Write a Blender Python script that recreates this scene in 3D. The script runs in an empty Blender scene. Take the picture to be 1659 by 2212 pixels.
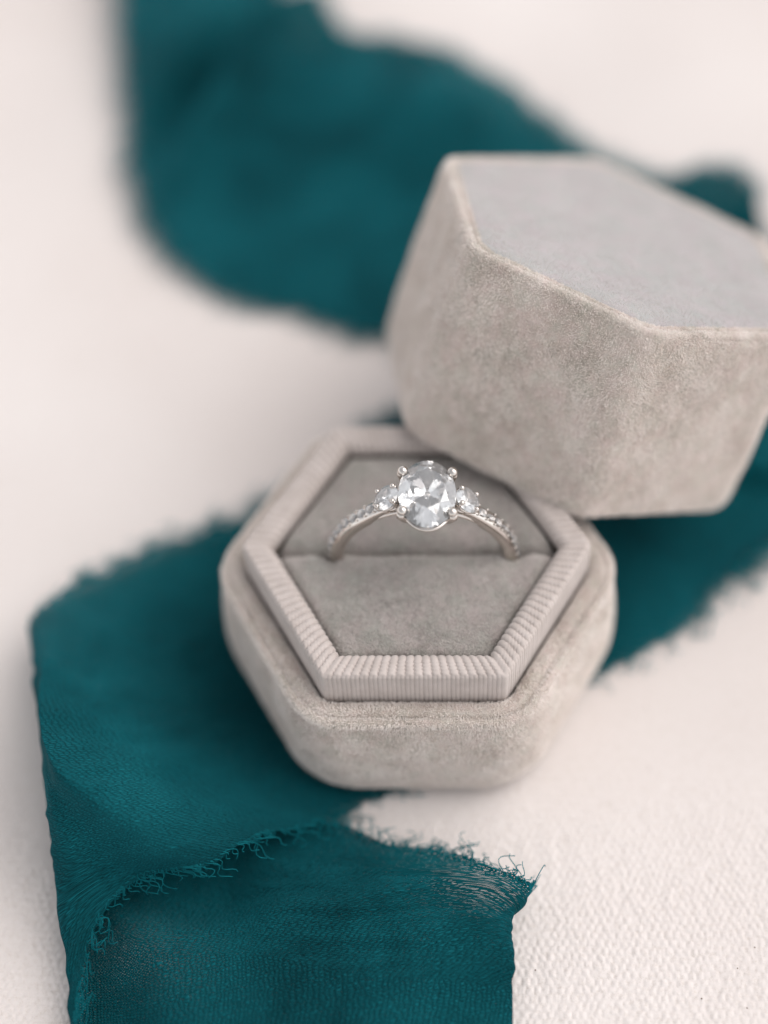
import bpy, bmesh, math, random
import numpy as np
from mathutils import Matrix, Vector

MM = 0.001                                   # everything below is written in millimetres
rng = np.random.default_rng(7)
sc = bpy.context.scene
COL = sc.collection

# ------------------------------------------------------------------ camera
cam_d = bpy.data.cameras.new("camera")
cam = bpy.data.objects.new("camera", cam_d); COL.objects.link(cam)
Rv = Vector((0.99894848, 0.02142579, -0.04053227))
Uv = Vector((0.00604512, 0.81480628, 0.5797018))
Wv = Vector((-0.04544652, 0.57933726, -0.81381998))
M = Matrix((Rv, Uv, -Wv)).transposed().to_4x4()
M.translation = Vector((4.81269, -101.48993, 168.66234)) * MM
cam.matrix_world = M
cam_d.sensor_fit = 'HORIZONTAL'
cam_d.sensor_width = 24.0
cam_d.lens = 24.0 * 3616.9 / 1659.0
cam_d.clip_start = 0.01
cam_d.clip_end = 50.0
cam_d.dof.use_dof = True
cam_d.dof.focus_distance = 171.9 * MM
cam_d.dof.aperture_fstop = cam_d.lens / 12.4
sc.camera = cam

# ------------------------------------------------------------------ overcast daylight
SUN_EL, SUN_AZ = math.radians(55), math.radians(76)      # azimuth measured clockwise from +y
world = bpy.data.worlds.new("World"); sc.world = world
world.use_nodes = True
wn = world.node_tree; wn.nodes.clear()
sky = wn.nodes.new('ShaderNodeTexSky'); sky.sky_type = 'NISHITA'
sky.sun_disc = False; sky.sun_elevation = SUN_EL; sky.sun_rotation = SUN_AZ
sky.air_density = 1.0; sky.dust_density = 1.2; sky.ozone_density = 1.0
hs = wn.nodes.new('ShaderNodeHueSaturation'); hs.inputs['Saturation'].default_value = 0.10   # cloud cover
bg = wn.nodes.new('ShaderNodeBackground'); bg.inputs['Strength'].default_value = 0.14
wo = wn.nodes.new('ShaderNodeOutputWorld')
wn.links.new(sky.outputs[0], hs.inputs['Color']); wn.links.new(hs.outputs[0], bg.inputs[0]); wn.links.new(bg.outputs[0], wo.inputs[0])
sun_d = bpy.data.lights.new("sun", 'SUN'); sun = bpy.data.objects.new("sun", sun_d); COL.objects.link(sun)
sun_d.energy = 0.85; sun_d.angle = math.radians(55); sun_d.color = (1.0, 0.92, 0.86)
sdir = Vector((math.sin(SUN_AZ) * math.cos(SUN_EL), math.cos(SUN_AZ) * math.cos(SUN_EL), math.sin(SUN_EL)))
sun.rotation_euler = sdir.to_track_quat('Z', 'Y').to_euler()

sc.view_settings.view_transform = 'Standard'
sc.view_settings.look = 'None'
sc.view_settings.exposure = 0.67
sc.view_settings.gamma = 1.0
sc.cycles.use_denoising = True
sc.cycles.max_bounces = 32
sc.cycles.transmission_bounces = 32
sc.cycles.diffuse_bounces = 5
sc.cycles.transparent_max_bounces = 16
sc.cycles.sample_clamp_indirect = 4.0
sc.cycles.caustics_reflective = True
sc.cycles.caustics_refractive = True

# ------------------------------------------------------------------ helpers
def mesh_obj(name, V, F, mat=None, parent=None, smooth=True, uv=None, attr=None):
    me = bpy.data.meshes.new(name)
    me.from_pydata((np.asarray(V, float) * MM).tolist(), [], F if isinstance(F, list) else F.tolist())
    me.update()
    if smooth: me.polygons.foreach_set('use_smooth', [True] * len(me.polygons))
    if uv is not None:
        lay = me.uv_layers.new(name='UVMap')
        vi = np.empty(len(me.loops), dtype=np.int32); me.loops.foreach_get('vertex_index', vi)
        lay.data.foreach_set('uv', np.asarray(uv, dtype=np.float32)[vi].ravel())
    if attr:
        for k, a in attr.items():
            at = me.attributes.new(k, 'FLOAT', 'POINT'); at.data.foreach_set('value', np.asarray(a, dtype=np.float32))
    if mat: me.materials.append(mat)
    o = bpy.data.objects.new(name, me); COL.objects.link(o)
    if parent is not None: o.parent = parent
    return o

def empty(name, label, cat, mat4=None):
    o = bpy.data.objects.new(name, None); COL.objects.link(o)
    o.empty_display_size = 0.005
    o['label'] = label; o['category'] = cat
    if mat4 is not None: o.matrix_world = mat4
    return o

def grid_faces(nu, nv, wrap_v=False, flip=False):
    """rows nu, columns nv; vertex index = i*nv + j"""
    i = np.arange(nu - 1)[:, None]; j = np.arange(nv if wrap_v else nv - 1)[None, :]
    jn = (j + 1) % nv
    f = np.stack([i * nv + j, i * nv + jn, (i + 1) * nv + jn, (i + 1) * nv + j], -1).reshape(-1, 4)
    return f[:, ::-1] if flip else f

_T = rng.random((64, 64, 64))
def vnoise(P, scale=1.0, seed=0):
    """value noise in [-1,1] at points P (mm), feature size = scale mm"""
    Q = np.asarray(P, float) / scale + seed * 13.37 + 1000.0
    I = np.floor(Q).astype(int); f = Q - I; f = f * f * (3 - 2 * f); I &= 63; J = (I + 1) & 63
    x0, y0, z0 = I[..., 0], I[..., 1], I[..., 2]; x1, y1, z1 = J[..., 0], J[..., 1], J[..., 2]
    fx, fy, fz = f[..., 0], f[..., 1], f[..., 2]
    a = _T[x0, y0, z0] * (1 - fx) + _T[x1, y0, z0] * fx
    b = _T[x0, y1, z0] * (1 - fx) + _T[x1, y1, z0] * fx
    c = _T[x0, y0, z1] * (1 - fx) + _T[x1, y0, z1] * fx
    d = _T[x0, y1, z1] * (1 - fx) + _T[x1, y1, z1] * fx
    return ((a * (1 - fy) + b * fy) * (1 - fz) + (c * (1 - fy) + d * fy) * fz) * 2 - 1

def fbm(P, scale, seed=0, n=3):
    return sum(vnoise(P, scale / 2 ** k, seed + k) / 2 ** k for k in range(n)) / 1.75

def tube(path, rad, sides=8, closed=False, squash=None):
    path = np.asarray(path, float); n = len(path)
    rad = np.broadcast_to(np.asarray(rad, float), (n,))
    if closed: t = np.roll(path, -1, 0) - np.roll(path, 1, 0)
    else: t = np.gradient(path, axis=0)
    t /= np.linalg.norm(t, axis=1)[:, None] + 1e-12
    ref = np.array([0, 0, 1.0]) if abs(t[:, 2]).max() < .95 else np.array([0, 1.0, 0.001])
    a = np.cross(t, ref); a /= np.linalg.norm(a, axis=1)[:, None] + 1e-12
    b = np.cross(a, t)
    th = np.arange(sides) * 2 * np.pi / sides
    V = path[:, None] + rad[:, None, None] * (a[:, None] * np.cos(th)[None, :, None] + b[:, None] * np.sin(th)[None, :, None])
    V = V.reshape(-1, 3)
    if closed:
        i = np.arange(n)[:, None]; j = np.arange(sides)[None]
        F = np.stack([i * sides + j, i * sides + (j + 1) % sides, ((i + 1) % n) * sides + (j + 1) % sides, ((i + 1) % n) * sides + j], -1).reshape(-1, 4).tolist()
    else:
        F = grid_faces(n, sides, True).tolist()
        F.append(list(range(sides))[::-1]); F.append([(n - 1) * sides + k for k in range(sides)])
    return V, F

def merge(parts):
    V, F, o = [], [], 0
    for v, f in parts:
        V.append(np.asarray(v)); F += [[k + o for k in q] for q in (f if isinstance(f, list) else f.tolist())]; o += len(v)
    return np.concatenate(V), F

def ellipsoid(c, r, nu=8, nv=12, rot=None):
    ph = np.linspace(0, np.pi, nu + 1)[1:-1]; th = np.arange(nv) * 2 * np.pi / nv
    V = [[0, 0, 1]] + [[math.sin(p) * math.cos(t), math.sin(p) * math.sin(t), math.cos(p)] for p in ph for t in th] + [[0, 0, -1]]
    V = np.array(V) * np.array(r)
    if rot is not None: V = V @ np.array(rot).T
    F = [[0, 1 + j, 1 + (j + 1) % nv] for j in range(nv)]
    for i in range(nu - 2):
        F += [[1 + i * nv + j, 1 + (i + 1) * nv + j, 1 + (i + 1) * nv + (j + 1) % nv, 1 + i * nv + (j + 1) % nv] for j in range(nv)]
    b = 1 + (nu - 2) * nv; last = len(V) - 1
    F += [[last, b + (j + 1) % nv, b + j] for j in range(nv)]
    return V + np.array(c), F

# rounded hexagon loops: flat distance a, corner radius r; vertices of the hexagon point along +-x.
# POLY holds the six sharp corners of a hand made, slightly uneven hexagon and its nominal flat distance
def rhex(a, r, nS=60, nA=14, poly=None):
    if poly is None:
        S = 20.0; base = np.array([[S * math.cos(math.radians(60 * k)), S * math.sin(math.radians(60 * k))] for k in range(6)]); nom = S * math.cos(math.pi / 6)
    else: base, nom = poly
    d = nom - a + r
    e = np.roll(base, -1, 0) - base; L = np.linalg.norm(e, axis=1)[:, None]; n = np.c_[e[:, 1], -e[:, 0]] / L      # outward normals of side k -> k+1
    off = (base * n).sum(1) - d
    cen = []
    for k in range(6):
        n0, n1 = n[k - 1], n[k]; cen.append(np.linalg.solve(np.array([n0, n1]), np.array([off[k - 1], off[k]])))
    cen = np.array(cen); pts, nor = [], []
    for k in range(6):
        a0 = math.atan2(n[k - 1][1], n[k - 1][0]); a1 = math.atan2(n[k][1], n[k][0])
        if a1 < a0: a1 += 2 * math.pi
        for q in np.linspace(a0, a1, nA):
            v = np.array([math.cos(q), math.sin(q)]); pts.append(cen[k] + r * v); nor.append(v)
        p0 = pts[-1]; p1 = cen[(k + 1) % 6] + r * n[k]
        for q in np.linspace(0, 1, nS + 2)[1:-1]: pts.append(p0 + (p1 - p0) * q); nor.append(n[k])
    return np.array(pts), np.array(nor)

def resample(prof, step):
    prof = np.array(prof, float); out = [prof[0]]
    for a, b in zip(prof[:-1], prof[1:]):
        n = max(1, int(np.ceil(np.linalg.norm((b - a)[[0, 2]]) / step)))
        for k in range(1, n + 1): out.append(a + (b - a) * k / n)
    return np.array(out)

def smooth_prof(prof, n=2):
    """corner cutting keeps the ends"""
    p = [np.array(q, float) for q in prof]
    for _ in range(n):
        q = [p[0]]
        for a, b in zip(p[:-1], p[1:]): q += [a * .75 + b * .25, a * .25 + b * .75]
        q.append(p[-1]); p = q
    return np.array(p)

def loft(prof, nS=60, nA=14, cap_end=False, cap_start=False, poly=None, shift=None):
    rings = []
    for a, r, z in prof:
        p, _ = rhex(a, r, nS, nA, poly)
        if shift is not None: p = p + np.array(shift) * z
        rings.append(np.c_[p, np.full(len(p), z)])
    n = len(rings[0]); V = np.concatenate(rings); F = grid_faces(len(rings), n, True).tolist()
    if cap_end: F.append([(len(rings) - 1) * n + k for k in range(n)])
    if cap_start: F.append([k for k in range(n)][::-1])
    return V, F

def vnormals(V, F):
    F = [f for f in F if len(f) == 4]; Fa = np.array(F)
    n = np.cross(V[Fa[:, 2]] - V[Fa[:, 0]], V[Fa[:, 3]] - V[Fa[:, 1]])
    N = np.zeros_like(V)
    for k in range(4): np.add.at(N, Fa[:, k], n)
    return N / (np.linalg.norm(N, axis=1)[:, None] + 1e-12)

# ------------------------------------------------------------------ materials
def new_mat(name):
    m = bpy.data.materials.new(name); m.use_nodes = True
    nt = m.node_tree; b = nt.nodes['Principled BSDF']
    return m, nt, b, nt.nodes['Material Output']

def N(nt, t, **kw):
    n = nt.nodes.new(t)
    for k, v in kw.items():
        if k in n.inputs: n.inputs[k].default_value = v
        else: setattr(n, k, v)
    return n

def noise(nt, vec, scale, detail=3.0, rough=.55, dist=0.0):
    n = N(nt, 'ShaderNodeTexNoise'); n.inputs['Scale'].default_value = scale
    n.inputs['Detail'].default_value = detail; n.inputs['Roughness'].default_value = rough; n.inputs['Distortion'].default_value = dist
    nt.links.new(vec, n.inputs['Vector']); return n.outputs['Fac']

def math_n(nt, op, a, b=None, c=None, clamp=False):
    n = nt.nodes.new('ShaderNodeMath'); n.operation = op; n.use_clamp = clamp
    for i, x in enumerate((a, b, c)):
        if x is None: continue
        if isinstance(x, (int, float)): n.inputs[i].default_value = x
        else: nt.links.new(x, n.inputs[i])
    return n.outputs[0]

def ramp(nt, fac, stops):
    r = nt.nodes.new('ShaderNodeValToRGB'); e = r.color_ramp.elements
    while len(e) < len(stops): e.new(0.5)
    for el, (p, c) in zip(e, stops): el.position = p; el.color = (*c, 1)
    nt.links.new(fac, r.inputs[0]); return r.outputs[0]

def bump(nt, h, dist_mm, strength=1.0, normal=None):
    b = nt.nodes.new('ShaderNodeBump'); b.inputs['Distance'].default_value = dist_mm * MM; b.inputs['Strength'].default_value = strength
    nt.links.new(h, b.inputs['Height'])
    if normal: nt.links.new(normal, b.inputs['Normal'])
    return b.outputs[0]

def mm_coords(nt, scale=(1, 1, 1)):
    tc = nt.nodes.new('ShaderNodeTexCoord'); mp = nt.nodes.new('ShaderNodeMapping')
    mp.inputs['Scale'].default_value = tuple(1000 * s for s in scale)
    nt.links.new(tc.outputs['Object'], mp.inputs['Vector']); return mp.outputs[0]

def velvet(name, dark, mid, light, sheen=.5, nap=1.0):
    m, nt, b, out = new_mat(name)
    v = mm_coords(nt)
    v2 = mm_coords(nt, (1.0, 1.0, .55))
    big = noise(nt, v, .13, 3, .55, .6)
    med = noise(nt, v2, 1.25, 3, .65, 1.2)
    fine = noise(nt, v, 4.2, 3, .7)
    mix = math_n(nt, 'ADD', math_n(nt, 'MULTIPLY', big, .55), math_n(nt, 'ADD', math_n(nt, 'MULTIPLY', med, .6 * nap), math_n(nt, 'MULTIPLY', fine, .25 * nap)))
    off = (.55 + .6 * nap + .25 * nap) / 2
    fac = math_n(nt, 'ADD', math_n(nt, 'MULTIPLY', math_n(nt, 'SUBTRACT', mix, off), 2.6), .5, clamp=True)
    base = ramp(nt, fac, [(0.0, dark), (.5, mid), (1.0, light)])
    hue = ramp(nt, noise(nt, v, .45, 3, .6), [(.35, (.965, 1.0, .97)), (.65, (1.05, .99, 1.0))])
    mx = N(nt, 'ShaderNodeMix', data_type='RGBA', blend_type='MULTIPLY'); mx.inputs[0].default_value = 1
    nt.links.new(base, mx.inputs[6]); nt.links.new(hue, mx.inputs[7]); base = mx.outputs[2]
    nt.links.new(base, b.inputs['Base Color'])
    b.inputs['Roughness'].default_value = .95; b.inputs['Specular IOR Level'].default_value = .15
    b.inputs['Sheen Weight'].default_value = sheen; b.inputs['Sheen Roughness'].default_value = .45
    b.inputs['Sheen Tint'].default_value = (1, .96, .93, 1)
    h = math_n(nt, 'ADD', fine, math_n(nt, 'MULTIPLY', med, 1.6))
    nt.links.new(bump(nt, h, .22 * nap, .8), b.inputs['Normal'])
    return m

M_VELVET = velvet('greige_velvet', (.36, .325, .285), (.55, .49, .445), (.66, .60, .56))
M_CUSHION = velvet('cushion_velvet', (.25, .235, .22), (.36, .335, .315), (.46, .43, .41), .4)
M_PANEL = velvet('panel_velvet', (.355, .342, .345), (.395, .38, .385), (.43, .415, .42), .4, .3)

M_WALL_SHADE = velvet('shaded_inner_wall', (.10, .085, .07), (.15, .125, .105), (.19, .16, .135), .1, .3)  # inside of the rim, with its recess shade painted in as dark brown
def gros_mat():
    m, nt, b, out = new_mat('grosgrain')
    v = mm_coords(nt)
    nt.links.new(ramp(nt, noise(nt, v, .5, 3), [(.3, (.46, .40, .37)), (.7, (.55, .485, .455))]), b.inputs['Base Color'])
    b.inputs['Roughness'].default_value = .6; b.inputs['Sheen Weight'].default_value = .3
    b.inputs['Specular IOR Level'].default_value = .3
    nt.links.new(bump(nt, noise(nt, v, 9, 2), .03, .5), b.inputs['Normal'])
    return m
M_GROS = gros_mat()

def linen_mat():
    m, nt, b, out = new_mat('linen')
    v = mm_coords(nt)
    n1 = noise(nt, v, .012, 3); n2 = noise(nt, v, 1.6, 4, .7); n3 = noise(nt, v, 7, 3, .7)
    c1 = ramp(nt, n1, [(.35, (.665, .60, .572)), (.65, (.745, .69, .665))])
    c2 = ramp(nt, math_n(nt, 'ADD', math_n(nt, 'MULTIPLY', n2, .6), math_n(nt, 'MULTIPLY', n3, .4)), [(.30, (.82, .79, .75)), (.50, (1, 1, 1)), (1, (1, 1, 1))])
    mx = N(nt, 'ShaderNodeMix', data_type='RGBA', blend_type='MULTIPLY'); mx.inputs[0].default_value = 1
    nt.links.new(c1, mx.inputs[6]); nt.links.new(c2, mx.inputs[7])
    # rare dark flecks of seed husk in the yarn
    vo = N(nt, 'ShaderNodeTexVoronoi'); vo.inputs['Scale'].default_value = .35; nt.links.new(v, vo.inputs['Vector'])
    fl = math_n(nt, 'LESS_THAN', vo.outputs['Distance'], .03)
    mx2 = N(nt, 'ShaderNodeMix', data_type='RGBA'); nt.links.new(fl, mx2.inputs[0]); nt.links.new(mx.outputs[2], mx2.inputs[6]); mx2.inputs[7].default_value = (.16, .11, .08, 1)
    nt.links.new(mx2.outputs[2], b.inputs['Base Color'])
    b.inputs['Roughness'].default_value = .95; b.inputs['Specular IOR Level'].default_value = .1
    b.inputs['Sheen Weight'].default_value = .25
    nt.links.new(bump(nt, math_n(nt, 'ADD', math_n(nt, 'MULTIPLY', n3, .5), n2), .10, .6), b.inputs['Normal'])
    return m
M_LINEN = linen_mat()

def silk_mat(thread=False):
    m, nt, b, out = new_mat('teal_thread' if thread else 'teal_chiffon')
    v = mm_coords(nt)
    col = ramp(nt, noise(nt, v, .35, 3), [(.3, (.010, .19, .225)), (.7, (.014, .24, .28))]) if thread else ramp(nt, noise(nt, v, .055, 4, .6, .5), [(.33, (.002, .066, .081)), (.5, (.004, .108, .131)), (.67, (.007, .150, .180))])
    nt.links.new(col, b.inputs['Base Color'])
    b.inputs['Roughness'].default_value = .7; b.inputs['Specular IOR Level'].default_value = .06
    tr = N(nt, 'ShaderNodeBsdfTranslucent'); tr.inputs['Color'].default_value = (.012, .34, .40, 1) if thread else (.004, .17, .21, 1)
    mix = N(nt, 'ShaderNodeMixShader'); mix.inputs[0].default_value = .10
    nt.links.new(b.outputs[0], mix.inputs[1]); nt.links.new(tr.outputs[0], mix.inputs[2])
    b.inputs['Sheen Weight'].default_value = .3; b.inputs['Sheen Roughness'].default_value = .35; b.inputs['Sheen Tint'].default_value = (.03, .45, .55, 1)
    if thread:
        mix.inputs[0].default_value = .5
        nt.links.new(mix.outputs[0], out.inputs['Surface']); return m
    uvn = N(nt, 'ShaderNodeUVMap'); uvn.uv_map = 'UVMap'
    nz = N(nt, 'ShaderNodeTexNoise'); nz.inputs['Scale'].default_value = 1.1; nz.inputs['Detail'].default_value = 2
    nt.links.new(uvn.outputs[0], nz.inputs['Vector'])
    sub = N(nt, 'ShaderNodeVectorMath', operation='SUBTRACT'); nt.links.new(nz.outputs['Color'], sub.inputs[0]); sub.inputs[1].default_value = (.5, .5, .5)
    sc_ = N(nt, 'ShaderNodeVectorMath', operation='SCALE'); nt.links.new(sub.outputs[0], sc_.inputs[0]); sc_.inputs['Scale'].default_value = .8
    add = N(nt, 'ShaderNodeVectorMath', operation='ADD'); nt.links.new(uvn.outputs[0], add.inputs[0]); nt.links.new(sc_.outputs[0], add.inputs[1])
    sp = N(nt, 'ShaderNodeSeparateXYZ'); nt.links.new(add.outputs[0], sp.inputs[0])
    P = .31
    su = math_n(nt, 'SINE', math_n(nt, 'MULTIPLY', sp.outputs[0], math.pi / P))
    sv = math_n(nt, 'SINE', math_n(nt, 'MULTIPLY', sp.outputs[1], math.pi / P))
    cu = math_n(nt, 'SINE', math_n(nt, 'MULTIPLY', sp.outputs[0], 2 * math.pi / P))
    cross = math_n(nt, 'MULTIPLY', su, sv)
    au = math_n(nt, 'ABSOLUTE', su); av = math_n(nt, 'ABSOLUTE', sv)
    thr = math_n(nt, 'MAXIMUM', au, av)                       # small where neither yarn covers
    h = math_n(nt, 'ADD', math_n(nt, 'MULTIPLY', cross, .6), thr)
    crep = noise(nt, uvn.outputs[0], 2.3, 2, .6)
    h = math_n(nt, 'ADD', h, math_n(nt, 'MULTIPLY', crep, 1.2))
    nt.links.new(bump(nt, h, .15, 1.0), b.inputs['Normal'])
    gap_shade = ramp(nt, math_n(nt, 'ADD', math_n(nt, 'MULTIPLY', thr, .75), math_n(nt, 'MULTIPLY', cross, .25)), [(.38, (.26, .26, .26)), (.78, (1, 1, 1))])  # self-shadow in the gaps between yarns, painted into the base colour
    mxp = N(nt, 'ShaderNodeMix', data_type='RGBA', blend_type='MULTIPLY'); mxp.inputs[0].default_value = 1
    nt.links.new(col, mxp.inputs[6]); nt.links.new(gap_shade, mxp.inputs[7]); nt.links.new(mxp.outputs[2], b.inputs['Base Color'])
    at = N(nt, 'ShaderNodeAttribute'); at.attribute_name = 'sheer'
    lim = math_n(nt, 'ADD', .18, math_n(nt, 'MULTIPLY', at.outputs['Fac'], .62))
    var = noise(nt, uvn.outputs[0], 1.4, 2, .6)
    hole = math_n(nt, 'LESS_THAN', math_n(nt, 'ADD', thr, math_n(nt, 'MULTIPLY', math_n(nt, 'SUBTRACT', var, .5), .7)), lim)
    tp = N(nt, 'ShaderNodeBsdfTransparent')
    mx = N(nt, 'ShaderNodeMixShader'); nt.links.new(hole, mx.inputs[0]); nt.links.new(mix.outputs[0], mx.inputs[1]); nt.links.new(tp.outputs[0], mx.inputs[2])
    nt.links.new(mx.outputs[0], out.inputs['Surface'])
    return m
M_SILK = silk_mat(); M_THREAD = silk_mat(True)

def metal_mat():
    m, nt, b, out = new_mat('white_gold')
    b.inputs['Metallic'].default_value = 1; b.inputs['Base Color'].default_value = (.66, .61, .57, 1)
    b.inputs['Roughness'].default_value = .06
    v = mm_coords(nt)
    nt.links.new(bump(nt, noise(nt, v, 1.2, 2), .03, .35), b.inputs['Normal'])
    return m
M_METAL = metal_mat()
def gem_mat():
    m, nt, b, out = new_mat('diamond')
    b.inputs['Transmission Weight'].default_value = 1; b.inputs['IOR'].default_value = 2.42
    b.inputs['Roughness'].default_value = 0.0; b.inputs['Base Color'].default_value = (1, 1, 1, 1)
    df = N(nt, 'ShaderNodeBsdfDiffuse'); df.inputs['Color'].default_value = (.93, .93, .94, 1)      # white painted in for inner reflections, brightens dark facets
    ms = N(nt, 'ShaderNodeMixShader'); ms.inputs[0].default_value = .11
    nt.links.new(b.outputs[0], ms.inputs[1]); nt.links.new(df.outputs[0], ms.inputs[2]); nt.links.new(ms.outputs[0], out.inputs['Surface'])
    return m
M_GEM = gem_mat(); M_GEM_SMALL = gem_mat(); M_GEM_SMALL.node_tree.nodes['Mix Shader'].inputs[0].default_value = .17

# ------------------------------------------------------------------ linen cloth everything rests on
def build_cloth():
    def axis(lo, hi, d, far, g=1.22):
        core = np.arange(lo, hi + d / 2, d)
        out, s, x = [], d, hi
        while x < far: s *= g; x += s; out.append(x)
        neg, s, x = [], d, lo
        while x > -far: s *= g; x -= s; neg.append(x)
        return np.r_[neg[::-1], core, out]
    X = axis(-52, 46, .13, 1500); Y = axis(-54, -14, .13, 1500, 1.06)
    gx, gy = np.meshgrid(X, Y, indexing='ij')
    P = np.stack([gx, gy, np.zeros_like(gx)], -1)
    wx = gx + .30 * vnoise(P, 4, 3) + .17 * vnoise(P, .9, 4); wy = gy + .30 * vnoise(P, 4, 5) + .17 * vnoise(P, .9, 6)
    p = .84
    wx = wx + (np.floor(wy / p) % 2) * p / 2; warp = np.abs(np.sin(np.pi * wx / p)); weft = np.abs(np.sin(np.pi * wy / p))
    cell = np.sin(np.floor(wx / p) * 12.9898 + np.floor(wy / p) * 78.233) * 43758.5453; cell -= np.floor(cell)
    h = (warp * weft) ** .5 * (.8 + .4 * cell) + .12
    near = np.clip((X + 52) / 3, 0, 1) * np.clip((46 - X) / 3, 0, 1)
    near_y = np.clip((Y + 54) / 2, 0, 1) * np.clip((-14 - Y) / 12, 0, 1)
    msk = near[:, None] * near_y[None]
    amp = .115 + .04 * vnoise(P, 9, 17)
    z = ((h - .9) * amp + .05 * vnoise(P, .34, 9) + .04 * vnoise(P, 1.25, 10) + .03 * vnoise(P, .6, 13)) * msk
    # soft waves of the cloth away from the box
    r = np.hypot(gx, gy)
    far = np.clip((r - 55) / 60, 0, 1)
    z += far * (2.6 * vnoise(P, 62, 11) + 1.0 * vnoise(P, 27, 12)) - far * 2.2
    V = np.stack([gx, gy, z], -1).reshape(-1, 3)
    o = mesh_obj('table_cloth', V, grid_faces(len(X), len(Y)), M_LINEN)
    o['kind'] = 'structure'; o['label'] = 'off white woven linen cloth spread flat under the ring box and ribbon'
build_cloth()

# ------------------------------------------------------------------ velvet pile: real short fibres standing on the cloth
def pile_mat(c1, c2):
    m, nt, b, out = new_mat('velvet_fibre')
    v = mm_coords(nt)
    base = ramp(nt, noise(nt, v, .5, 3, .6), [(.25, c1), (.75, c2)])
    nt.links.new(base, b.inputs['Base Color'])
    b.inputs['Roughness'].default_value = .8; b.inputs['Specular IOR Level'].default_value = .15
    return m
M_PILE = pile_mat((.82, .765, .715), (.90, .84, .805)); M_CPILE = pile_mat((.59, .555, .525), (.69, .65, .62))
def pile(parent, dens, length, seed, rad=.022, zmin=-9, lean=.9):
    me = parent.data; nvt = len(me.vertices)
    co = np.empty(nvt * 3); me.vertices.foreach_get('co', co); co = co.reshape(-1, 3) / MM
    me.calc_loop_triangles(); nt_ = len(me.loop_triangles)
    tri = np.empty(nt_ * 3, dtype=np.int32); me.loop_triangles.foreach_get('vertices', tri); tri = tri.reshape(-1, 3)
    A, B, Cc = co[tri[:, 0]], co[tri[:, 1]], co[tri[:, 2]]
    n = np.cross(B - A, Cc - A); ar = np.linalg.norm(n, axis=1) / 2; n = n / (2 * ar[:, None] + 1e-12)
    keep = ar < 1.0; ar = ar * keep
    r = np.random.default_rng(seed); cnt = int(ar.sum() * dens)
    t = r.choice(nt_, cnt, p=ar / ar.sum()); u, w = r.random(cnt), r.random(cnt); f = u + w > 1; u[f] = 1 - u[f]; w[f] = 1 - w[f]
    P = A[t] + (B - A)[t] * u[:, None] + (Cc - A)[t] * w[:, None]; nn_ = n[t]
    ok = P[:, 2] > zmin; P, nn_ = P[ok], nn_[ok]; cnt = len(P)
    # brushed nap: the lean follows a slowly turning field
    L = np.stack([fbm(P, 2.4, seed + 3), fbm(P, 2.4, seed + 9), fbm(P, 2.4, seed + 15) + .1], 1) * 1.15 * lean
    L += np.stack([fbm(P, .7, seed + 21, 2), fbm(P, .7, seed + 27, 2), fbm(P, .7, seed + 33, 2)], 1) * .42 * lean
    L += r.normal(0, .28, L.shape); L -= nn_ * (L * nn_).sum(1)[:, None]
    d = nn_ + L; d /= np.linalg.norm(d, axis=1)[:, None]
    ln = length * (.6 + .6 * r.random(cnt))[:, None]
    bend = r.normal(0, .12, (cnt, 3)) * length
    pts = np.stack([P - nn_ * .03, P + d * ln * .5 + bend * .5, P + (d * .9 - nn_ * .12) * ln + bend], 1).reshape(-1, 3) * MM
    hc = bpy.data.hair_curves.new('velvet_pile'); hc.add_curves([3] * cnt)
    hc.attributes['position'].data.foreach_set('vector', pts.astype(np.float32).ravel())
    rr_ = hc.attributes.get('radius') or hc.attributes.new('radius', 'FLOAT', 'POINT')
    rr_.data.foreach_set('value', np.tile(np.array([rad, rad * .9, rad * .4], dtype=np.float32) * MM, cnt))
    hc.materials.append(M_PILE)
    o = bpy.data.objects.new('velvet_pile', hc); COL.objects.link(o); o.parent = parent; o['kind'] = 'stuff'
    return o

# ------------------------------------------------------------------ ring box base
C30 = math.cos(math.pi / 6)
box = empty('ring_box', 'open hexagonal greige velvet ring box base holding the diamond ring', 'ring box')
def fuzz(V, F, amp=.05, seed=0, sc_mm=.45):
    n = vnormals(V, F)
    return V + n * (amp * vnoise(V, sc_mm, seed) + amp * .8 * vnoise(V, 1.7, seed + 1))[:, None]

ZB = .45                                              # lies on the ribbon
AB = 19.4
prof = [(12, 3, ZB), (16.6, 6.5, ZB), (18.6, 8.0, ZB + .25), (AB + .3, 8.8, 1.6), (AB + .8, 8.8, 4), (AB + .7, 8, 8), (AB + .2, 7.0, 12), (AB - .05, 6.4, 14.6)]
body_p = smooth_prof(prof, 2)
V, F = loft(resample(body_p, .3), 56, 26, cap_start=True)
pile(mesh_obj('side_wall', fuzz(V, F, .055, 1), F, M_VELVET, box), 50, .32, 101, zmin=.8)
# padded shoulder with two rows of stitched welt
prof = [(AB - .05, 6.4, 14.4), (AB + .02, 6.3, 14.9), (AB - .1, 6.2, 15.35), (AB - .45, 5.9, 15.55), (AB - .72, 5.6, 15.40), (AB - .82, 5.4, 15.22), (AB - .92, 5.2, 15.42), (AB - 1.2, 4.8, 15.74), (AB - 1.6, 4.2, 15.78), (AB - 2.0, 3.4, 15.66), (AB - 2.45, 2.6, 15.45), (AB - 2.66, 2.2, 15.0), (AB - 2.7, 2.0, 13.5), (16.2, 1.2, 13.4)]
V, F = loft(resample(smooth_prof(prof, 1), .14), 56, 26)
pile(mesh_obj('shoulder', fuzz(V, F, .06, 5, .35), F, M_VELVET, box), 70, .38, 102, zmin=14.5)

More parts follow.
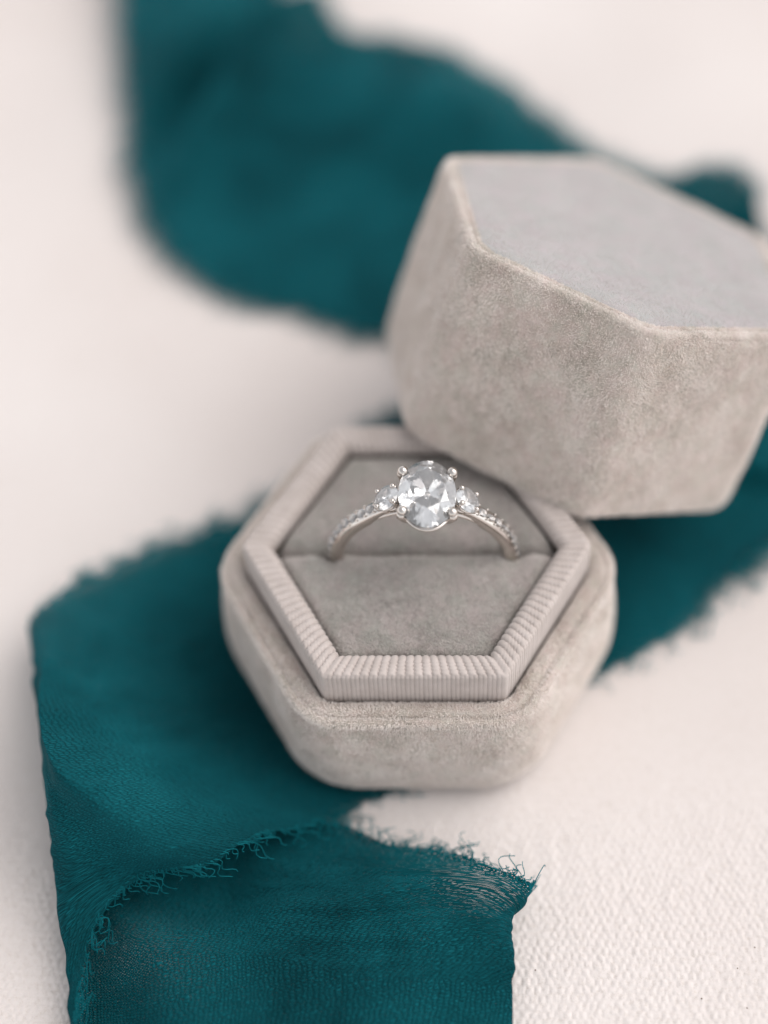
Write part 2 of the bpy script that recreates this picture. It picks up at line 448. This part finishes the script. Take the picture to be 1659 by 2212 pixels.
# grosgrain covered collar
def collar():
    s_out, s_in, top = 18.75, 15.66, 20.0
    a_o, a_i = s_out * C30, s_in * C30
    rr = 1.0
    pr = [(a_i + .02, top - 1.5)]
    pr += [(a_i, z) for z in np.linspace(top - 1.4, top - rr, 8)]
    pr += [(a_i + rr - rr * math.cos(t), top - rr + rr * math.sin(t)) for t in np.linspace(0, np.pi / 2, 11)[1:]]
    pr += [(x, top) for x in np.linspace(a_i + rr, a_o - .4, 22)[1:]]
    pr += [(a_o - .4 + .4 * math.sin(t), top - .4 + .4 * math.cos(t)) for t in np.linspace(0, np.pi / 2, 7)[1:]]
    pr += [(a_o, z) for z in np.linspace(top - .5, 14.9, 34)]
    pr = np.array(pr); d = np.gradient(pr, axis=0)
    nrm = np.stack([-d[:, 1], d[:, 0]], 1); nrm /= np.linalg.norm(nrm, axis=1)[:, None]
    if nrm[len(nrm) // 2 - 8, 1] < 0: nrm = -nrm
    L = np.r_[0, np.cumsum(np.linalg.norm(np.diff(pr, axis=0), axis=1))]
    nr, sub = 20, 12
    K = nr * sub
    V = []
    for k in range(6):
        a0, a1 = math.radians(60 * k), math.radians(60 * (k + 1))
        am = (a0 + a1) / 2; out = np.array([math.cos(am), math.sin(am)])
        t = np.arange(K) / K
        for i, ((a, z), (nx, nz)) in enumerate(zip(pr, nrm)):
            v0 = np.array([math.cos(a0), math.sin(a0)]) * a / C30; v1 = np.array([math.cos(a1), math.sin(a1)]) * a / C30
            p = v0[None] + (v1 - v0)[None] * t[:, None]
            on_side = a > a_o - .12
            zig = .085 * (2 * abs(((L[i] / .42) % 1) - .5) * 2 - 1)
            q = t * nr + (0 if on_side else zig) + .05 * vnoise(np.c_[t * 18, np.full(K, L[i]), np.full(K, k * 9.)], 1.5, 31)
            fr = q - np.floor(q)
            rib = np.sqrt(np.clip(1 - (2 * fr - 1) ** 2, 0, 1))
            if on_side:
                f2 = (t * nr * 2) % 1
                h = .08 * np.sqrt(np.clip(1 - (2 * f2 - 1) ** 2, 0, 1)) + .05 * rib
            else: h = .30 * rib - .08
            edge = np.clip(np.minimum(t, 1 - t) * nr / .7, 0, 1)
            h = h * (.35 + .65 * edge)
            V.append(np.c_[p + out[None] * (nx * h)[:, None], z + nz * h])
    V = np.array(V).reshape(6, len(pr), K, 3).transpose(1, 0, 2, 3).reshape(len(pr), 6 * K, 3)
    V[..., 2] += .05 * vnoise(V, 6, 8)
    F = grid_faces(len(pr), 6 * K, True, flip=True)
    return V.reshape(-1, 3), F
V, F = collar()
mesh_obj('grosgrain_rim', V, F, M_GROS, box)
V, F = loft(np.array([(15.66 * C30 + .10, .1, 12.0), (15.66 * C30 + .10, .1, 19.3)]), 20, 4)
mesh_obj('inner_wall', V, [f[::-1] for f in F], M_WALL_SHADE, box)

# the two halves of the ring cushion
def cushion(front):
    n = 150
    a = 15.66 * C30 - .26
    sy = -.48
    ys = np.linspace(-a, sy - .12, n // 2) if front else np.linspace(sy + .12, a, n // 2)
    V = []
    hw = lambda y: (15.66 - abs(y) / math.tan(math.radians(60))) - .30
    for y in ys:
        w = hw(y); x = np.linspace(-w, w, n)
        dwall = np.minimum((w - abs(x)) * C30, (y + a) if front else (a - y))
        slot = (sy - y) if front else (y - sy)
        z = np.full(n, 19.15 if front else 18.95)
        if front: z = z - .035 * slot
        else: z = z - .02 * slot
        z = z - 1.5 * np.exp(-dwall / .33) - (1.0 if front else 2.6) * np.exp(-slot / (.38 if front else 1.0)) + .28 * np.exp(-((slot - 2.4) / 2.2) ** 2)
        # pinched where the shank goes down
        for cx in (-9.2, 10.7):
            z -= (1.3 if front else 2.2) * np.exp(-((x - cx) / .85) ** 2) * np.exp(-slot / 1.0)
            z += .30 * np.exp(-((abs(x - cx) - 2.0) / 1.0) ** 2) * np.exp(-slot / 1.3)
        V.append(np.c_[x, np.full(n, y), z])
    V = np.array(V); nr = len(ys)
    P = V.copy(); V[..., 2] += .10 * vnoise(P, 3.2, 21) + .035 * vnoise(P, .5, 22)
    # skirts so each half is a padded block
    V = V.reshape(-1, 3); F = grid_faces(nr, n, flip=False).tolist()
    rim = [j for j in range(n)] + [i * n + n - 1 for i in range(1, nr)] + [(nr - 1) * n + j for j in range(n - 2, -1, -1)] + [i * n for i in range(nr - 2, 0, -1)]
    base = V[rim].copy(); base[:, 2] = 12.0; o = len(V); V = np.concatenate([V, base]); m = len(rim)
    F += [[rim[i], o + i, o + (i + 1) % m, rim[(i + 1) % m]] for i in range(m)]
    c = mesh_obj('cushion', V, F, M_CUSHION, box)
    pile(c, 45, .22, 103 + front, zmin=15, lean=.6).data.materials[0] = M_CPILE
    return c
cushion(True); cushion(False)

# ------------------------------------------------------------------ lid leaning on the collar
def eul(a, b, c):
    return (Matrix.Rotation(c, 4, 'Z') @ Matrix.Rotation(b, 4, 'Y') @ Matrix.Rotation(a, 4, 'X'))
LID = eul(math.radians(-8.16), math.radians(25.54), math.radians(28.76))
LID.translation = Vector((16.058, 23.728, 20 - 7.533)) * MM
lid = empty('box_lid', 'greige velvet hexagonal box lid tilted against the open ring box', 'box', LID)
LP = 1.008 * np.array([(22.83, .15), (11.31, 19.52), (-11.95, 19.43), (-21.72, -.78), (-10.44, -18.04), (9.96, -20.29)]) * 1.028
aL = 22.2 * C30 * 1.028; POLY = (LP, aL); HL = 23.5
SH = (0, .254 / 23.4)
prof = [(aL - 2.2, 2.0, 1.2), (aL - 1.7, 3.5, .25), (aL - .7, 4.8, 0), (aL - .07, 4.4, .5), (aL + .08, 4.4, 3), (aL + .08, 4.2, 9), (aL - .15, 4.0, 16), (aL - .35, 3.9, 21), (aL - .45, 3.9, HL - .75)]
V, F = loft(resample(smooth_prof(prof, 2), .33), 60, 20, poly=POLY, shift=SH)
pile(mesh_obj('side_wall', fuzz(V, F, .055, 41), F, M_VELVET, lid), 50, .35, 105, zmin=.1)
b = aL - .28
prof = [(b - .2, 3.9, HL - .9), (b - .15, 3.9, HL - .55), (b - .25, 3.8, HL - .2), (b - .55, 3.7, HL), (b - .85, 3.6, HL - .06), (b - .98, 3.5, HL - .36), (b - 1.12, 3.5, HL - .36), (b - 1.3, 3.4, HL - .1), (b - 1.65, 3.2, HL - .02)]
V, F = loft(resample(smooth_prof(prof, 1), .14), 60, 20, poly=POLY, shift=SH)
pile(mesh_obj('welt', fuzz(V, F, .05, 45, .4), F, M_VELVET, lid), 55, .26, 106)
prof = [(b - 1.58, 3.2, HL - .1), (b - 1.95, 3, HL + .02), (b - 4, 2.4, HL + .06), (b - 9, 1.4, HL + .10), (b - 14, .8, HL + .12), (3, .3, HL + .12), (.45, .2, HL + .12)]
V, F = loft(resample(np.array(prof), .5), 60, 20, cap_end=True, poly=POLY, shift=SH)
tp_ = mesh_obj('top_panel', fuzz(V, F, .03, 48, .6), F, M_PANEL, lid)
pile(tp_, 45, .13, 107, lean=.6).data.materials[0] = pile_mat((.67, .632, .612), (.73, .695, .675))
prof = [(aL - 2.2, 2.0, 1.1), (aL - 2.3, 2, 6), (aL - 2.4, 2, 14), (aL - 3, 1.6, 15.5), (8, 1, 16), (3, .3, 16)]
V, F = loft(np.array(prof), 20, 8, cap_end=True, poly=POLY)
mesh_obj('lining', V, [f[::-1] for f in F], M_CUSHION, lid)

# ------------------------------------------------------------------ the ring
RING = Matrix.Rotation(math.radians(3.3), 4, 'Y'); RING.translation = Vector((.80, .0 - .48, 18.62)) * MM
ring = empty('diamond_ring', 'white gold three stone ring with oval center diamond standing in the cushion slot', 'ring', RING)

def brilliant(rx, ry, rz, table=.56, crown=.30, pav=.84):
    P = []
    for k in range(8):
        t = math.radians(45 * k); P.append((table * math.cos(t), table * math.sin(t), crown))
        t2 = t + math.radians(22.5)
        r = .78; P.append((r * math.cos(t2), r * math.sin(t2), crown * (1 - r * math.cos(math.radians(22.5))) / (1 - table)))
        r = .26; P.append((r * math.cos(t2), r * math.sin(t2), -.03 - pav * (1 - r * math.cos(math.radians(22.5)))))
    for k in range(32):
        t = math.radians(11.25 * k)
        P.append((math.cos(t), math.sin(t), 0.0)); P.append((math.cos(t), math.sin(t), -.03))
    P.append((0, 0, -pav - .03))
    bm = bmesh.new()
    for p in P: bm.verts.new((p[0] * rx, p[1] * ry, p[2] * rz))
    bmesh.ops.convex_hull(bm, input=bm.verts)
    bmesh.ops.dissolve_limit(bm, angle_limit=.012, verts=bm.verts, edges=bm.edges)
    bm.normal_update(); bm.verts.index_update()
    V = np.array([v.co[:] for v in bm.verts]); F = [[v.index for v in f.verts] for f in bm.faces]
    bm.free(); return V, F

def rotY(a): c, s = math.cos(a), math.sin(a); return np.array([[c, 0, s], [0, 1, 0], [-s, 0, c]])

R_O, R_I, BW = 10.05, 8.6, .95
ZG = 11.35                                           # girdle height over the ring's centre
# shank: two shoulders that run up to the side stones, one closed hoop below
def shank():
    # angle from top; hoop from 20 deg round the bottom
    A = np.radians(np.linspace(24, 336, 160))
    rows = []
    for t in A:
        top = min(abs(math.degrees(t)), 360 - abs(math.degrees(t)))
        w = BW * (1 - .12 * np.clip((60 - top) / 40, 0, 1)); ro = R_O + .35 * np.clip((42 - top) / 18, 0, 1) ** 1.5; ri = R_I + 1.1 * np.clip((40 - top) / 18, 0, 1)
        sec = [(-w, ro - .28), (-w * .86, ro - .05), (-w * .4, ro), (w * .4, ro), (w * .86, ro - .05), (w, ro - .28), (w, ri + .3), (w * .6, ri), (-w * .6, ri), (-w, ri + .3)]
        rows.append([(r * math.sin(t), y, r * math.cos(t)) for y, r in sec])
    V = np.array(rows); n = V.shape[1]
    F = grid_faces(len(A), n, True, flip=True).tolist(); F.append(list(range(n))); F.append([(len(A) - 1) * n + k for k in range(n)][::-1])
    return V.reshape(-1, 3), F
V, F = shank()
band = mesh_obj('band', V, F, M_METAL, ring)
# gallery arch under the head
t = np.radians(np.linspace(-42, 42, 50))
V, F = tube(np.c_[8.95 * np.sin(t), 0 * t, 8.95 * np.cos(t)], .36, 8)
V[:, 1] *= 1.9
mesh_obj('gallery_arch', V, F, M_METAL, ring)

# pave stones and beads along both shoulders
gV, gF = brilliant(.56, .56, .5, crown=.3, pav=.68)
me_pave = None; me_bead = None
for sgn in (-1, 1):
    for k in range(9):
        ang = math.radians(sgn * (28.5 + 6.9 * k))
        top = abs(math.degrees(ang)); ro = R_O + .35 * np.clip((42 - top) / 18, 0, 1) ** 1.5
        if me_pave is None:
            o = mesh_obj('pave_stone', gV, gF, M_GEM_SMALL, band, smooth=False); me_pave = o.data
        else:
            o = bpy.data.objects.new('pave_stone', me_pave); COL.objects.link(o); o.parent = band
        r = ro + .10
        o.location = Vector((r * math.sin(ang), 0, r * math.cos(ang))) * MM
        o.rotation_euler = (0, ang, rng.uniform(0, .7))
        for yy in (-.62, .62):
            a2 = ang + math.radians(sgn * 3.45)
            if me_bead is None:
                bv, bf = ellipsoid((0, 0, 0), (.15, .15, .13), 6, 8); o2 = mesh_obj('bead', bv, bf, M_METAL, band); me_bead = o2.data
            else:
                o2 = bpy.data.objects.new('bead', me_bead); COL.objects.link(o2); o2.parent = band
            o2.location = Vector(((r + .0) * math.sin(a2), yy, (r + .0) * math.cos(a2))) * MM

# centre stone
def oval(rx, ry, z, n=64): t = np.arange(n) * 2 * np.pi / n; return np.c_[rx * np.cos(t), ry * np.sin(t), np.full(n, z)]
V, F = brilliant(3.0, 4.25, 3.1, table=.60, crown=.34, pav=.70)
_t = np.arange(48) * 2 * np.pi / 48
_reflector_rings = [np.c_[(rx_ * np.cos(_t)), (ry_ * np.sin(_t)), np.full(48, zz_)] for rx_, ry_, zz_ in ((2.62, 3.82, ZG - .62), (2.25, 3.2, ZG - 1.2), (1.5, 2.0, ZG - 2.0), (.5, .7, ZG - 2.75))]  # metal reflector shell added under the stone to throw light back up
head = mesh_obj('center_setting', *merge([(np.concatenate(_reflector_rings), grid_faces(4, 48, True)), tube(oval(2.74, 3.95, ZG - .78), .27, 8, True), tube(oval(1.7, 2.4, ZG - 2.1), .3, 8, True)]), M_METAL, ring)
o = mesh_obj('oval_diamond', V + np.array([0, 0, ZG]), F, M_GEM, ring, smooth=False)
for sx in (-1, 1):
    for sy_ in (-1, 1):
        px, py = sx * 2.66, sy_ * 2.62
        path = np.array([(sx * 1.05, sy_ * 1.2, ZG - 2.9), (sx * 1.7, sy_ * 1.8, ZG - 2.0), (sx * 2.3, sy_ * 2.35, ZG - 1.1), (px, py, ZG - .3), (px * .985, py * .985, ZG + .3)])
        a = tube(path, [.5, .5, .5, .52, .5], 10)
        b = ellipsoid((px * .96, py * .96, ZG + .42), (.56, .58, .52), 10, 14)
        mesh_obj('prong', *merge([a, b]), M_METAL, head)

# side stones in four-prong cups
for sgn in (-1, 1):
    tilt = math.radians(34) * sgn; Rm = rotY(tilt); c = np.array([sgn * 4.22, 0, 10.5])
    V, F = brilliant(1.48, 1.52, 1.4, crown=.32, pav=.68)
    mesh_obj('side_diamond', V @ Rm.T + c, F, M_GEM_SMALL, ring, smooth=False)
    t1 = tube(oval(1.22, 1.26, -.42, 32), .17, 6, True); t2 = tube(oval(.7, .75, -1.25, 24), .2, 6, True)
    parts = [(v @ Rm.T + c, f) for v, f in (t1, t2)]
    cup = mesh_obj('side_setting', *merge(parts), M_METAL, ring)
    for qa in (45, 135, 225, 315):
        qx, qy = 1.36 * math.cos(math.radians(qa)), 1.38 * math.sin(math.radians(qa))
        path = np.array([(qx * .35, qy * .35, -1.5), (qx * .72, qy * .72, -.85), (qx * 1.02, qy * 1.02, -.25), (qx * 1.0, qy * 1.0, .2)])
        a = tube(path, [.22, .22, .22, .24], 8); b = ellipsoid((qx * .97, qy * .97, .27), (.29, .29, .26), 8, 10)
        mesh_obj('prong', *merge([(v @ Rm.T + c, f) for v, f in (a, b)]), M_METAL, cup)

# ------------------------------------------------------------------ silk ribbon
# control net in mm: one row per station along the ribbon, five points across from the far frayed edge to the near one
def sta(p0, p4, z, dz=(0, 0, 0)):
    p0, p4 = np.array(p0, float), np.array(p4, float)
    zz = np.array(z, float)
    return [tuple(p0 + (p4 - p0) * k / 4) + (zz[k],) for k in range(5)]
NET = [
 sta((-20, 175), (-56, 175), (2, 4, 5, 4, 3)),
 sta((-22, 145), (-52, 148), (2, 5, 5, 4, 3)),
 sta((-24, 121), (-48.6, 122), (2, 3, 4, 3, 1.2)),
 sta((-16.5, 109.5), (-46.2, 105), (2, 3, 5, 4, 1.2)),
 sta((-8, 106.5), (-43.8, 90), (2, 4, 5, 2, 1.2)),
 sta((1, 104), (-41, 76), (2, 4, 4, 2.5, 1.2)),
 sta((11, 95), (-37, 65.5), (1.5, 3.5, 3, 2.2, 1.2)),
 sta((20, 84.5), (-28.5, 56.3), (1.2, 3, 3, 2, .9)),
 sta((28, 78), (-17, 51.3), (1.2, 2.4, 3, 2, .9)),
 sta((35, 75), (-5.5, 47), (1.8, 2.0, 2.4, 2, 1.2)),
 sta((40, 75.8), (10, 38), (3.5, 2, 1.6, 1.6, 1.6)),
 sta((44.2, 72), (30, 28), (5, 3, 1.6, 1.4, 1.4)),
 [(45.5, 68, 4.5), (47.5, 58, 4), (53, 46, 4), (60, 32, 4), (67, 16, 4)],
 sta((40, 66), (60, 24), (.5, .5, .5, .5, .5)),
 sta((22, 56), (41.7, 12.5), (.35, .35, .4, .5, 1.0)),
 sta((8, 41.5), (28.7, .2), (.5, .3, .25, .25, .8)),
 sta((-4, 31.8), (11, -11), (1.0, .2, .2, .2, .2)),
 sta((-15, 20.8), (-3.5, -20), (.8, .2, .2, .2, .3)),
 [(-21.8, 17.0, .9), (-21.8, 7, .8), (-22.3, -3, 1.4), (-17.5, -13, 1.2), (-8.5, -22.8, 1.2)],
 [(-32.2, 10.2, 3.0), (-30.4, -3.9, 5.0), (-28.8, -15.0, 8.0), (-22.4, -21.8, 7.0), (-12.9, -26.0, 5.0)],
 [(-40.7, 3.4, 6.5), (-40.0, -14.4, 14.0), (-36.5, -24.4, 17.0), (-28.7, -29.4, 13.8), (-21.3, -32.4, 9.8)],
 [(-43.5, 0.2, 7.5), (-40.6, -14.1, 12.5), (-37.2, -25.4, 14.2), (-33.2, -30.2, 9.8), (-28.6, -33.0, 6.3)],
 [(-44.3, -1.0, 7.0), (-41.2, -13.5, 11.5), (-37.8, -26.0, 13.0), (-35.9, -31.7, 8.5), (-33.0, -38.4, 4.5)],
 [(-44.8, -2.3, 6.0), (-41.7, -13.3, 10.0), (-38.4, -26.1, 11.0), (-37.6, -32.1, 6.5), (-34.1, -47.7, 2.5)],
 [(-43.4, -3.3, 2.0), (-41.7, -11.8, 2.0), (-38.9, -25.2, 1.5), (-36.5, -32.9, 1.0), (-32.2, -52.1, 0.4)],
 [(-28.9, -13.6, .7), (-27.8, -24.9, .5), (-27.1, -31.8, .5), (-26.6, -39.5, 4.2), (-25.0, -54.3, 0.5)],
 [(-20.5, -17.5, .6), (-20.5, -26.4, .5), (-20.5, -32.8, .5), (-20.5, -39.8, 4.6), (-20.0, -54.2, 0.5)],
 [(-12.7, -22.6, 1.4), (-13.8, -28.4, 2.6), (-14.5, -34.1, 4.2), (-14.1, -40.2, 4.8), (-13.5, -54.2, 0.8)],
 [(-2.5, -26.5, 3.0), (-3.3, -30.6, 4.5), (-4.7, -35.8, 4.7), (-4.5, -41.8, 4.0), (-4.4, -54.1, 0.7)],
 [(8.7, -30.7, 5.5), (6.8, -33.5, 6.6), (5.8, -37.0, 5.5), (4.8, -42.1, 3.5), (4.7, -54.0, 0.8)],
 [(11.6, -32.6, 5.0), (10.2, -35.4, 4.5), (10.1, -38.9, 4.0), (9.9, -43.1, 2.5), (9.8, -54.1, 0.8)],
 [(8.3, -34.4, 1.2), (6.8, -36.1, 0.8), (6.8, -39.0, 0.5), (6.8, -44.8, 0.4), (6.7, -54.8, 0.3)],
 [(2.3, -34.4, .5), (2, -36.1, 0.4), (2, -39.0, 0.4), (2, -44.8, 0.35), (2, -54.8, 0.3)],
]
def catmull(P, n):
    P = np.asarray(P, float)
    Q = np.concatenate([[2 * P[0] - P[1]], P, [2 * P[-1] - P[-2]]]); out = []
    for i in range(len(P) - 1):
        p0, p1, p2, p3 = Q[i], Q[i + 1], Q[i + 2], Q[i + 3]
        # centripetal-like damping keeps close stations from overshooting
        d = np.linalg.norm(p2 - p1, axis=-1, keepdims=True); da = np.linalg.norm(p1 - p0, axis=-1, keepdims=True); db = np.linalg.norm(p3 - p2, axis=-1, keepdims=True)
        m1 = (p2 - p0) * d / (d + da + 1e-9); m2 = (p3 - p1) * d / (d + db + 1e-9)
        for k in range(n):
            t = k / n
            out.append((2 * t ** 3 - 3 * t * t + 1) * p1 + (t ** 3 - 2 * t * t + t) * m1 + (3 * t * t - 2 * t ** 3) * p2 + (t ** 3 - t * t) * m2)
    out.append(P[-1]); return np.array(out)
net = np.array(NET)                                  # S x 5 x 3
g = catmull(net, 18)                                 # along
g = catmull(g.transpose(1, 0, 2), 22).transpose(1, 0, 2)   # across
nu, nv = g.shape[:2]
seg = np.linalg.norm(np.diff(g[:, nv // 2], axis=0), axis=1)
ulen = np.r_[0, np.cumsum(seg)]
uu = np.concatenate([np.zeros((1, nv)), np.cumsum(np.linalg.norm(np.diff(g, axis=0), axis=2), 0)])
uu = .35 * ulen[:, None] + .65 * uu
vv = np.repeat(np.linspace(0, 48, nv)[None], nu, 0)
va = np.concatenate([np.zeros((nu, 1)), np.cumsum(np.linalg.norm(np.diff(g, axis=1), axis=2), 1)], 1); va = va - va[:, nv // 2][:, None]
du = np.gradient(g, axis=0); dv = np.gradient(g, axis=1)
nn = np.cross(du, dv); nn /= np.linalg.norm(nn, axis=2)[..., None] + 1e-9
UVp = np.stack([uu, vv, np.zeros_like(uu)], -1)
free = np.clip((g[..., 2] - .8) / 2.5, 0, 1)
X_, Y_ = g[..., 0], g[..., 1]
# a hollow with two soft ridges in the far part of the ribbon
dd = (X_ + 33) * .86 - (Y_ - 95) * .51
al_ = (X_ + 33) * .51 + (Y_ - 95) * .86
g[..., 2] += (9.0 * np.exp(-((dd - 6.0) / 3.4) ** 2) * np.exp(-((al_ - 9) / 24) ** 2) + 4.5 * np.exp(-((dd + 6.5) / 3.0) ** 2) * np.exp(-((al_ + 1) / 14) ** 2) - 4.5 * np.exp(-(dd / 3.2) ** 2) * np.exp(-((al_) / 15) ** 2)) * (Y_ > 60) * np.clip((48 - vv) / 9, 0, 1)
g[..., 2] += 4.0 * np.exp(-((X_ - 6) / 9) ** 2 - ((Y_ - 88) / 9) ** 2) - 1.8 * np.exp(-((X_ + 5) / 12) ** 2 - ((Y_ - 72) / 9) ** 2)
wr = .42 * vnoise(UVp * np.array([1, .45, 1]), 7, 51) + .22 * vnoise(UVp, 2.6, 52)
g = g + nn * (wr * free)[..., None]
ew = 1.0 * vnoise(np.c_[ulen, ulen * 0, ulen * 0], 5.5, 71) + .6 * vnoise(np.c_[ulen, ulen * 0, ulen * 0], 2.2, 72)
ew2 = 1.0 * vnoise(np.c_[ulen, ulen * 0, ulen * 0], 5.5, 73) + .6 * vnoise(np.c_[ulen, ulen * 0, ulen * 0], 2.2, 74)
dvn = dv / (np.linalg.norm(dv, axis=2)[..., None] + 1e-9)
g = g + dvn * (ew[:, None] * np.exp(-vv / 2.5) + ew2[:, None] * np.exp(-(48 - vv) / 2.5) * (g[:, -1:, 1] < 68))[..., None]
g[..., 2] = np.maximum(g[..., 2], .18)
# sheer spots: opened weave
def spot(cx, cy, r, zmin=0): return np.exp(-(((g[..., 0] - cx) / r) ** 2 + ((g[..., 1] - cy) / r) ** 2))
half = np.arange(nu)[:, None] > nu * .74
sheer = (spot(6.6, -33.0, 4.2) * .62 + spot(-29, -38, 5.5) * .6 + spot(-22, -40, 5) * .35) * half
sheer = np.clip(sheer + .66 * np.exp(-(vv / 1.1) ** 2) + .66 * np.exp(-((48 - vv) / 1.1) ** 2), 0, 1)
ribbon = mesh_obj('silk_ribbon', g.reshape(-1, 3), grid_faces(nu, nv), M_SILK, uv=np.stack([uu, va], -1).reshape(-1, 2), attr={'sheer': sheer.ravel()})
ribbon['label'] = 'teal chiffon ribbon with frayed edges looping under the ring box and lid'; ribbon['category'] = 'ribbon'

def frays():
    parts_v, parts_f, o = [], [], 0
    for j, jin in ((0, 2), (nv - 1, nv - 3)):
        E = g[:, j]; I = g[:, jin]
        s = np.r_[0, np.cumsum(np.linalg.norm(np.diff(E, axis=0), axis=1))]
        n = int(s[-1] * 7.5)
        for q in np.sort(rng.uniform(0, s[-1], n)):
            i = min(np.searchsorted(s, q), len(s) - 1); f = 0 if i == 0 else (q - s[i - 1]) / (s[i] - s[i - 1] + 1e-9)
            p = E[i - 1] * (1 - f) + E[i] * f if i else E[0]
            out = p - (I[i - 1] * (1 - f) + I[i] * f if i else I[0]); out /= np.linalg.norm(out) + 1e-9
            al = E[min(i + 1, len(E) - 1)] - E[max(i - 1, 0)]; al /= np.linalg.norm(al) + 1e-9
            cl = vnoise(np.array([q, j, 0.0]), 1.6, 61)
            tip = -3 < p[0] < 14 and -39 < p[1] < -25
            if p[1] < 2 and not tip and rng.random() > .58: continue
            L = (1.25 if p[1] > 2 else 1.05 if tip else .9) * (.7 + 1.7 * abs(cl) + 3.4 * rng.random() ** 3)
            K = 11; pts = [p - out * .5]; d = out.copy() + al * cl * .8; cur = p - out * .5
            ph = rng.uniform(0, 6.28); fr_ = rng.uniform(2.0, 5.5); side = rng.normal(0, .35)
            for k in range(K - 1):
                w = k / (K - 1)
                d = out * (1 - .3 * w) + al * (cl * .7 + side + 1.5 * math.sin(ph + fr_ * w * 2)) + np.array([0, 0, 1]) * (.25 * math.cos(ph * 1.7 + fr_ * w * 2) - .28 * w)
                d /= np.linalg.norm(d); cur = cur + d * (L / K) * 1.3; cur[2] = max(cur[2], .2); pts.append(cur.copy())
            v, f_ = tube(pts, .066 if p[1] > 2 else .052, 3)
            parts_v.append(v); parts_f += [[a + o for a in ff] for ff in f_]; o += len(v)
    fo = mesh_obj('frayed_threads', np.concatenate(parts_v), parts_f, M_THREAD, ribbon)
    fo['kind'] = 'stuff'
frays()
